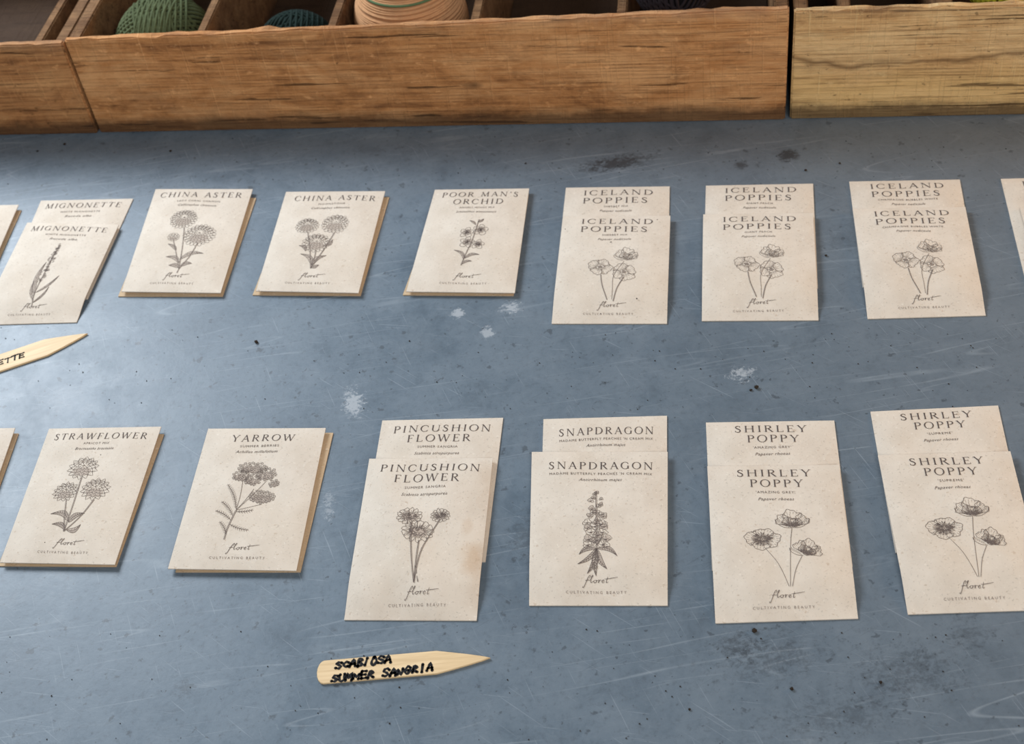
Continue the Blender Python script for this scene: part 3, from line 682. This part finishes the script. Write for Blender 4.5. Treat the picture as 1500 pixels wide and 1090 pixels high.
# ------------------------------------------------------------------ table
def box(name, a, b, m, parent=None, bev=.0012, seg=2, top=None, cuts=0, wear=0.0):
    """a board; top = (z at a.x, z at b.x) lets its upper edge run out of true"""
    bm = bmesh.new(); vs = bmesh.ops.create_cube(bm, size=1)['verts']
    for v in vs: v.co = Vector([(a[i]+b[i])/2+v.co[i]*(b[i]-a[i]) for i in range(3)])
    if top:
        for v in vs:
            if v.co.z > (a[2]+b[2])/2: v.co.z = top[0] if v.co.x < (a[0]+b[0])/2 else top[1]
    if cuts:
        for k in range(1, cuts):
            x = a[0]+(b[0]-a[0])*k/cuts
            bmesh.ops.bisect_plane(bm, geom=bm.verts[:]+bm.edges[:]+bm.faces[:], plane_co=(x, 0, 0), plane_no=(1, 0, 0))
        rn = random.Random(int(b[0]*1000))
        for v in bm.verts:
            if a[0]+.001 < v.co.x < b[0]-.001 and v.co.z > .05: v.co.z += wear*rn.uniform(-1, 1)
    bmesh.ops.bevel(bm, geom=[e for e in bm.edges if e.calc_face_angle(0) > .5], offset=bev, segments=seg, affect='EDGES')
    me = bpy.data.meshes.new(name); bm.to_mesh(me); bm.free()
    return link(name, me, m, parent)
tb = empty('worktable', 'blue-grey scratched zinc-topped table under the seed packets and crates', 'table', (0, 0, 0))
box('table_top', (-1.15, .15, -.035), (1.15, 1.75, 0), M['zinc'], tb, .003)

# ------------------------------------------------------------------ crates
bl, br = U(147, 195), U(1150, 176)
ex = (br-bl).normalized(); ang = math.atan2(ex.y, ex.x); ey = Vector((-ex.y, ex.x, 0))
def lx(px, py, o, z=HC): 
    d = U(px, py, z)-o; return d.dot(ex), d.dot(ey)
def proj(p):
    c, s = math.cos(TH), math.sin(TH); x, y, z = p.x, p.y, p.z-H
    zc = y*c-z*s; yc = y*s+z*c
    xr = x*math.cos(RO)-yc*math.sin(RO); yr = x*math.sin(RO)+yc*math.cos(RO)
    return CX+F*xr/zc, CY-F*yr/zc
TB = .0062; DEP = .24
def crate(o, L, m, label, divs, hl, hr):
    root = empty('wooden_crate', label, 'crate', o, ang, 'wooden crates along the back of the table')
    hz = lambda x: hl+(hr-hl)*x/L
    box('front_board', (0, 0, 0), (L, TB, hl), m, root, .0012, 2, (hl, hr), 60, .0009)
    box('back_board', (0, DEP-TB, 0), (L, DEP, hl), M['inner'], root, .0016, 2, (hl, hr))
    box('end_board', (0, TB, 0), (.011, DEP-TB, hl-.003), M['inner'], root)
    box('end_board', (L-.011, TB, 0), (L, DEP-TB, hr-.003), M['inner'], root)
    box('bottom_board', (.011, TB, 0), (L-.011, DEP-TB, .008), M['dark'], root)
    for x in divs: box('divider', (x-.004, TB, .008), (x+.004, DEP-TB, hz(x)-.004), M['inner'], root)
    return root
L1 = (br-bl).length
dv = [lx(p, q, bl)[0] for p, q in ((287, 44), (482, 36), (694, 28), (910, 20))]
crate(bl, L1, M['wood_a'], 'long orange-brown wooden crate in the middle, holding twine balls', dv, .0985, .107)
o2 = U(1157, 175); L2 = .46; d2 = [lx(p, q, o2)[0] for p, q in ((1240, 14), (1392, 13))]
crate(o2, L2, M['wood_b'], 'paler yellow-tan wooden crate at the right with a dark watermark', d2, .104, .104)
r3 = U(143, 196); L3 = .46; o3 = r3-ex*L3; d3 = [lx(40, 58, o3)[0]]
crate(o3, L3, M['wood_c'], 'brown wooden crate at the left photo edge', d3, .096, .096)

# ------------------------------------------------------------------ twine
def tube(vs, fs, pts, r, closed=False, k=5):
    n = len(pts); b = len(vs)
    for i in range(n):
        p = pts[i]; a = pts[(i-1) % n] if closed else pts[max(0, i-1)]; c = pts[(i+1) % n] if closed else pts[min(n-1, i+1)]
        t = (c-a).normalized(); up = Vector((0, 0, 1)) if abs(t.z) < .9 else Vector((1, 0, 0))
        x = t.cross(up).normalized(); y = t.cross(x)
        for j in range(k):
            q = 2*math.pi*j/k; vs.append(p+x*r*math.cos(q)+y*r*math.sin(q))
    for i in range(n if closed else n-1):
        for j in range(k):
            i2 = (i+1) % n
            fs.append((b+i*k+j, b+i*k+(j+1) % k, b+i2*k+(j+1) % k, b+i2*k+j))
def mesh_obj(name, vs, fs, m, parent, smooth=True):
    me = bpy.data.meshes.new(name); me.from_pydata([tuple(v) for v in vs], [], fs); me.update()
    for p in me.polygons: p.use_smooth = smooth
    return link(name, me, m, parent)
def twine_ball(loc, r, col, label, seed, tr=.0014):
    rn = random.Random(seed)
    root = empty('twine_ball', label, 'twine ball', loc, 0, 'twine balls in the crates')
    m = m_flat('twine', col, .9, .5, 400); md = m_flat('twine_core', tuple(x*.22 for x in col), .95, .2)
    bm = bmesh.new(); bmesh.ops.create_uvsphere(bm, u_segments=24, v_segments=16, radius=r*.945)
    bmesh.ops.translate(bm, verts=bm.verts, vec=(0, 0, r)); me = bpy.data.meshes.new('core'); bm.to_mesh(me); bm.free()
    link('core', me, md, root)
    vs = []; fs = []
    for band in range(8):
        ax = Vector((rn.gauss(0, 1), rn.gauss(0, 1), rn.gauss(0, .7))).normalized()
        u = ax.orthogonal().normalized(); w = ax.cross(u)
        ns = rn.choice((6, 7, 8))
        for s in range(ns):
            off = (s-ns/2)*tr*3.4/r; rr = (r-tr)*math.cos(off); zz = (r-tr)*math.sin(off); q = .965+.035*(band/8)
            pts = [Vector((0, 0, r))+(ax*zz+(u*math.cos(2*math.pi*i/40)+w*math.sin(2*math.pi*i/40))*rr)*q for i in range(40)]
            tube(vs, fs, pts, tr, True)
    mesh_obj('wound_strand', vs, fs, m, root)
    return root
def inside(o, px, r, y, lo, hi, z0=.0082):
    """floor spot at depth y inside a crate whose ball appears at pixel column px, kept between its two dividers"""
    a, b = 0.0, 1.0
    for _ in range(40):
        mid = (a+b)/2; p = o+ex*mid+ey*y; p.z = z0+r
        if proj(p)[0] < px: a = mid
        else: b = mid
    x = min(hi-r-.006, max(lo+r+.006, (a+b)/2))
    p = o+ex*x+ey*y; return (p.x, p.y, z0)
g = .011
twine_ball(inside(bl, 217, .046, TB+.0475, g, dv[0]), .046, (.075, .092, .042), 'olive green twine ball in the first compartment of the middle crate', 1)
twine_ball(inside(bl, 437, .038, TB+.041, dv[0], dv[1]), .038, (.008, .018, .015), 'dark teal twine ball between the green and the tan twine', 2)
p_ = inside(bl, 985, .034, TB+.037, dv[3], L1-g)
twine_ball(p_, .034, (.03, .026, .024), 'dark brown twine ball hidden under the blackish one', 3)
twine_ball((p_[0], p_[1], p_[2]+.067), .034, (.020, .015, .018), 'blackish twine ball on top near the right end of the middle crate', 6)
p_ = inside(o2, 1462, .034, TB+.0385, d2[1], L2-g)
twine_ball(p_, .031, (.16, .15, .05), 'olive twine ball hidden under the yellow-green one', 8)
twine_ball((p_[0], p_[1], p_[2]+.0612), .036, (.42, .42, .04), 'yellow-green twine ball on top in the pale right crate', 4)
twine_ball(inside(o3, 0, .030, TB+.034, g, d3[0]), .030, (.03, .03, .034), 'charcoal twine ball in the left brown crate', 5)
# tan spool: barrel shaped, wound level with fine thread
spr = .049
sp = empty('twine_spool', 'orange-tan twine spool wound in level rows with one green strand', 'twine spool', inside(bl, 606, spr, TB+.0505, dv[1], dv[2]))
def prof(z): return max(.004, spr*math.sqrt(max(0, 1-((z-.058)/.066)**2)))
n = 36; vs = []; fs = []; zs = [.0+.116*i/20 for i in range(21)]
for z_ in zs:
    for i in range(n): a = 2*math.pi*i/n; vs.append(Vector((.972*prof(z_)*math.cos(a), .972*prof(z_)*math.sin(a), z_)))
for k in range(20):
    for i in range(n): fs.append((k*n+i, k*n+(i+1) % n, (k+1)*n+(i+1) % n, (k+1)*n+i))
fs.append(tuple(range(n))[::-1]); fs.append(tuple(20*n+i for i in range(n)))
mesh_obj('core', vs, fs, m_flat('tan_core', (.36, .19, .095), .9, .2), sp)
vs = []; fs = []; vg = []; fg = []; zz = .003; idx = 0; gdone = False
while zz < .115:
    r_ = prof(zz)-.0012
    tl = R.uniform(-.0014, .0014); p0 = R.random()*6
    pts = [Vector((r_*math.cos(2*math.pi*i/48), r_*math.sin(2*math.pi*i/48), max(.0015, zz+tl*math.sin(2*math.pi*i/48+p0)))) for i in range(48)]
    if zz > .098 and not gdone: tube(vg, fg, pts, .0012, True); gdone = True
    else: tube(vs, fs, pts, .0010, True)
    zz += .0018 if r_ > .03 else .0011; idx += 1
mesh_obj('wound_strand', vs, fs, m_flat('tan_twine', (.52, .285, .145), .9, .25, 200), sp)
mesh_obj('green_strand', vg, fg, m_flat('green_twine', (.10, .16, .08), .9, .2), sp)

# ------------------------------------------------------------------ wooden plant markers
HAND = {'S': [[(.85, .82), (.6, 1), (.25, .98), (.1, .75), (.35, .55), (.7, .42), (.78, .2), (.5, 0), (.05, .1)]], 'C': [[(.8, .85), (.4, .95), (.08, .5), (.35, .05), (.8, .15)]],
 'A': [[(0, 0), (.4, 1), (.8, 0)], [(.15, .35), (.65, .4)]], 'B': [[(.1, 0), (.12, 1), (.65, .85), (.2, .52), (.75, .25), (.1, 0)]],
 'I': [[(.3, 0), (.32, 1)]], 'O': [[(.4, 1), (.05, .5), (.4, 0), (.8, .5), (.4, 1)]], 'U': [[(.05, 1), (.1, .2), (.4, 0), (.7, .25), (.75, 1)]],
 'M': [[(0, 0), (.12, 1), (.42, .3), (.75, 1), (.85, 0)]], 'E': [[(.7, 1), (.1, .97)], [(.1, 1), (.1, 0)], [(.1, .03), (.75, .05)], [(.1, .5), (.6, .52)]],
 'R': [[(.1, 0), (.12, 1), (.7, .8), (.15, .48), (.75, 0)]], 'N': [[(.05, 0), (.1, 1), (.7, 0), (.75, 1)]], 'G': [[(.8, .85), (.4, 1), (.08, .5), (.4, 0), (.8, .2), (.78, .5), (.45, .45)]],
 'T': [[(0, .95), (.85, 1)], [(.42, .98), (.4, 0)]], ' ': []}
def marker(tip, back, width, L, label, lines, taper=.032, rough=1.0):
    d = (tip-back); d.z = 0; d.normalize(); rz = math.atan2(d.y, d.x); org = tip-d*L; org.z = 0
    root = empty('plant_marker', label, 'plant marker', org, rz, 'wooden plant markers')
    h = width/2; th = .0016
    prof = []
    for i in range(9):
        a = math.pi/2+math.pi*i/8; prof.append((h*.55+h*.55*math.cos(a), h*math.sin(a)))
    prof += [(L-taper, -h)]+[(L-taper*(1-t), -h*(1-t)**.85) for t in (.3, .6, .85)]+[(L, 0)]+[(L-taper*(1-t), h*(1-t)**.85) for t in (.85, .6, .3)]+[(L-taper, h)]
    bm = bmesh.new(); f = bm.faces.new([bm.verts.new((x, y, 0)) for x, y in prof])
    r = bmesh.ops.extrude_face_region(bm, geom=[f]); bmesh.ops.translate(bm, verts=[v for v in r['geom'] if isinstance(v, bmesh.types.BMVert)], vec=(0, 0, th))
    bmesh.ops.recalc_face_normals(bm, faces=bm.faces[:])
    bmesh.ops.bevel(bm, geom=[e for e in bm.edges if abs(e.verts[0].co.z-e.verts[1].co.z) < 1e-6], offset=.0003, segments=1, affect='EDGES')
    me = bpy.data.meshes.new('stick'); bm.to_mesh(me); bm.free(); link('stick', me, M['stick'], root)
    rn = random.Random(3)
    for s, x0, y0, w, hh, tilt, lw in lines:
        pen = Pen(); k = w/len(s)
        for i, ch in enumerate(s):
            sy = 1+rn.uniform(-.25, .1)*rough; dy = rn.uniform(-.12, .12)*rough; jj = (.04 if ch in 'SA' else .07)*rough; dx = rn.uniform(-.07, .07)*rough
            for st in HAND[ch]:
                pts = cr([(x0+(i+dx+p[0]*.98+.16*p[1]+rn.uniform(-jj, jj))*k, y0+tilt*(i*k)+(p[1]*sy+dy+rn.uniform(-jj, jj))*hh) for p in st], 3)
                n = len(pts); pen.line(pts, [lw*(.7+.5*math.sin(2.3*j+i)**2) for j in range(n)])
                for e in (pts[0], pts[-1]): pen.fill(ell(e[0], e[1], lw*.62, lw*.62, 0, 8), 0)   # blots where the pen rested
        me = bpy.data.meshes.new('handwriting')
        me.from_pydata([(x, y, th+.00015) for x, y, m in pen.v], [], pen.f); me.update()
        link('handwriting', me, M['marker'], root)
    return root
z1 = .0016
tip = U(718, 963, z1); back = U(464, 985, z1); Lm = (tip-back).length
wd = (U(560, 960, z1)-U(563, 995, z1)).length
marker(tip, back, wd*.95, Lm, 'wooden plant marker handwritten SCABIOSA SUMMER SANGRIA, below the PINCUSHION FLOWER packets',
       [('SCABIOSA', .011, .0012, .034, .0050, .02, .00165), ('SUMMER SANGRIA', .009, -.0072, .061, .0048, .03, .0016)])
t2 = U(128, 488, z1); b2 = U(0, 531, z1)
marker(t2, b2, .0185, Lm, 'wooden plant marker ending in ETTE, cut off at left photo edge',
       [('MIGNONETTE', .003, -.0026, .053, .0050, 0, .0012)], rough=.4)

# ------------------------------------------------------------------ loose soil specks
bm = bmesh.new(); rn = random.Random(11)
def speck(p, s):
    r = bmesh.ops.create_icosphere(bm, subdivisions=1, radius=s)['verts']
    for v in r: v.co = Vector((v.co.x*rn.uniform(.7, 1.4), v.co.y*rn.uniform(.7, 1.4), v.co.z*.7))+Vector((p.x, p.y, p.z+s*.6))
for px, py, s in ((376, 502, .0015), (1108, 568, .0016), (1100, 572, .001), (250, 222, .0012), (95, 212, .0012), (1210, 375, .001), (600, 500, .0006), (1180, 250, .001), (150, 668, .0007),
                  (55, 222, .001), (770, 240, .0009), (1160, 1010, .0011), (1105, 925, .0014), (880, 760, .0004), (430, 680, .0006), (1290, 1000, .001), (1010, 1040, .0008), (640, 560, .0005), (1230, 240, .0009)):
    speck(U(px, py), s)
for i in range(300):
    speck(U(rn.uniform(0, 1500), rn.choice([rn.uniform(200, 270), rn.uniform(480, 600), rn.uniform(920, 1085)])), rn.uniform(.0002, .0005))
me = bpy.data.meshes.new('soil_specks'); bm.to_mesh(me); bm.free()
o = link('soil_specks', me, m_flat('soil', (.03, .022, .016), .95, .4))
tag(o, 'loose dark soil specks scattered over the blue-grey table', 'soil', kind='stuff')
bm = bmesh.new()
for px, py, s in ((895, 355, .0006), (933, 438, .0007), (866, 352, .0005), (625, 867, .0009), (828, 336, .0005), (963, 322, .0005), (148, 667, .0006), (66, 795, .0005), (1118, 735, .0004), (880, 460, .0005), (720, 300, .0005)):
    speck(U(px, py, .0060), s*.8)
me = bpy.data.meshes.new('dirt_specks'); bm.to_mesh(me); bm.free()
o = link('dirt_specks', me, bpy.data.materials['soil']); tag(o, 'tiny dark specks of dirt lying on the cream packets', 'dirt', kind='stuff')

# ------------------------------------------------------------------ light
def area(name, loc, target, size, power, col):
    l = bpy.data.lights.new(name, 'AREA'); l.size = size; l.energy = power; l.color = col
    o = bpy.data.objects.new(name, l); C.objects.link(o); o.location = loc
    o.rotation_euler = (Vector(target)-Vector(loc)).to_track_quat('-Z', 'Y').to_euler()
area('window_light', (-.95, 1.75, 1.00), (-.05, .7, 0), .65, 36, (.85, .925, 1.0))
area('front_fill', (.35, -.9, 1.5), (.1, .95, .05), 1.2, 27, (1.0, .965, .92))  # added fill from behind the camera, brightens the crate fronts
area('lamp_light', (1.25, .65, .30), (.0, .68, 0), .3, 5, (1.0, .56, .22))
w = bpy.data.worlds.new('world'); SC.world = w; w.use_nodes = True
bg = w.node_tree.nodes['Background']; bg.inputs[0].default_value = (.82, .90, 1.0, 1); bg.inputs[1].default_value = .18
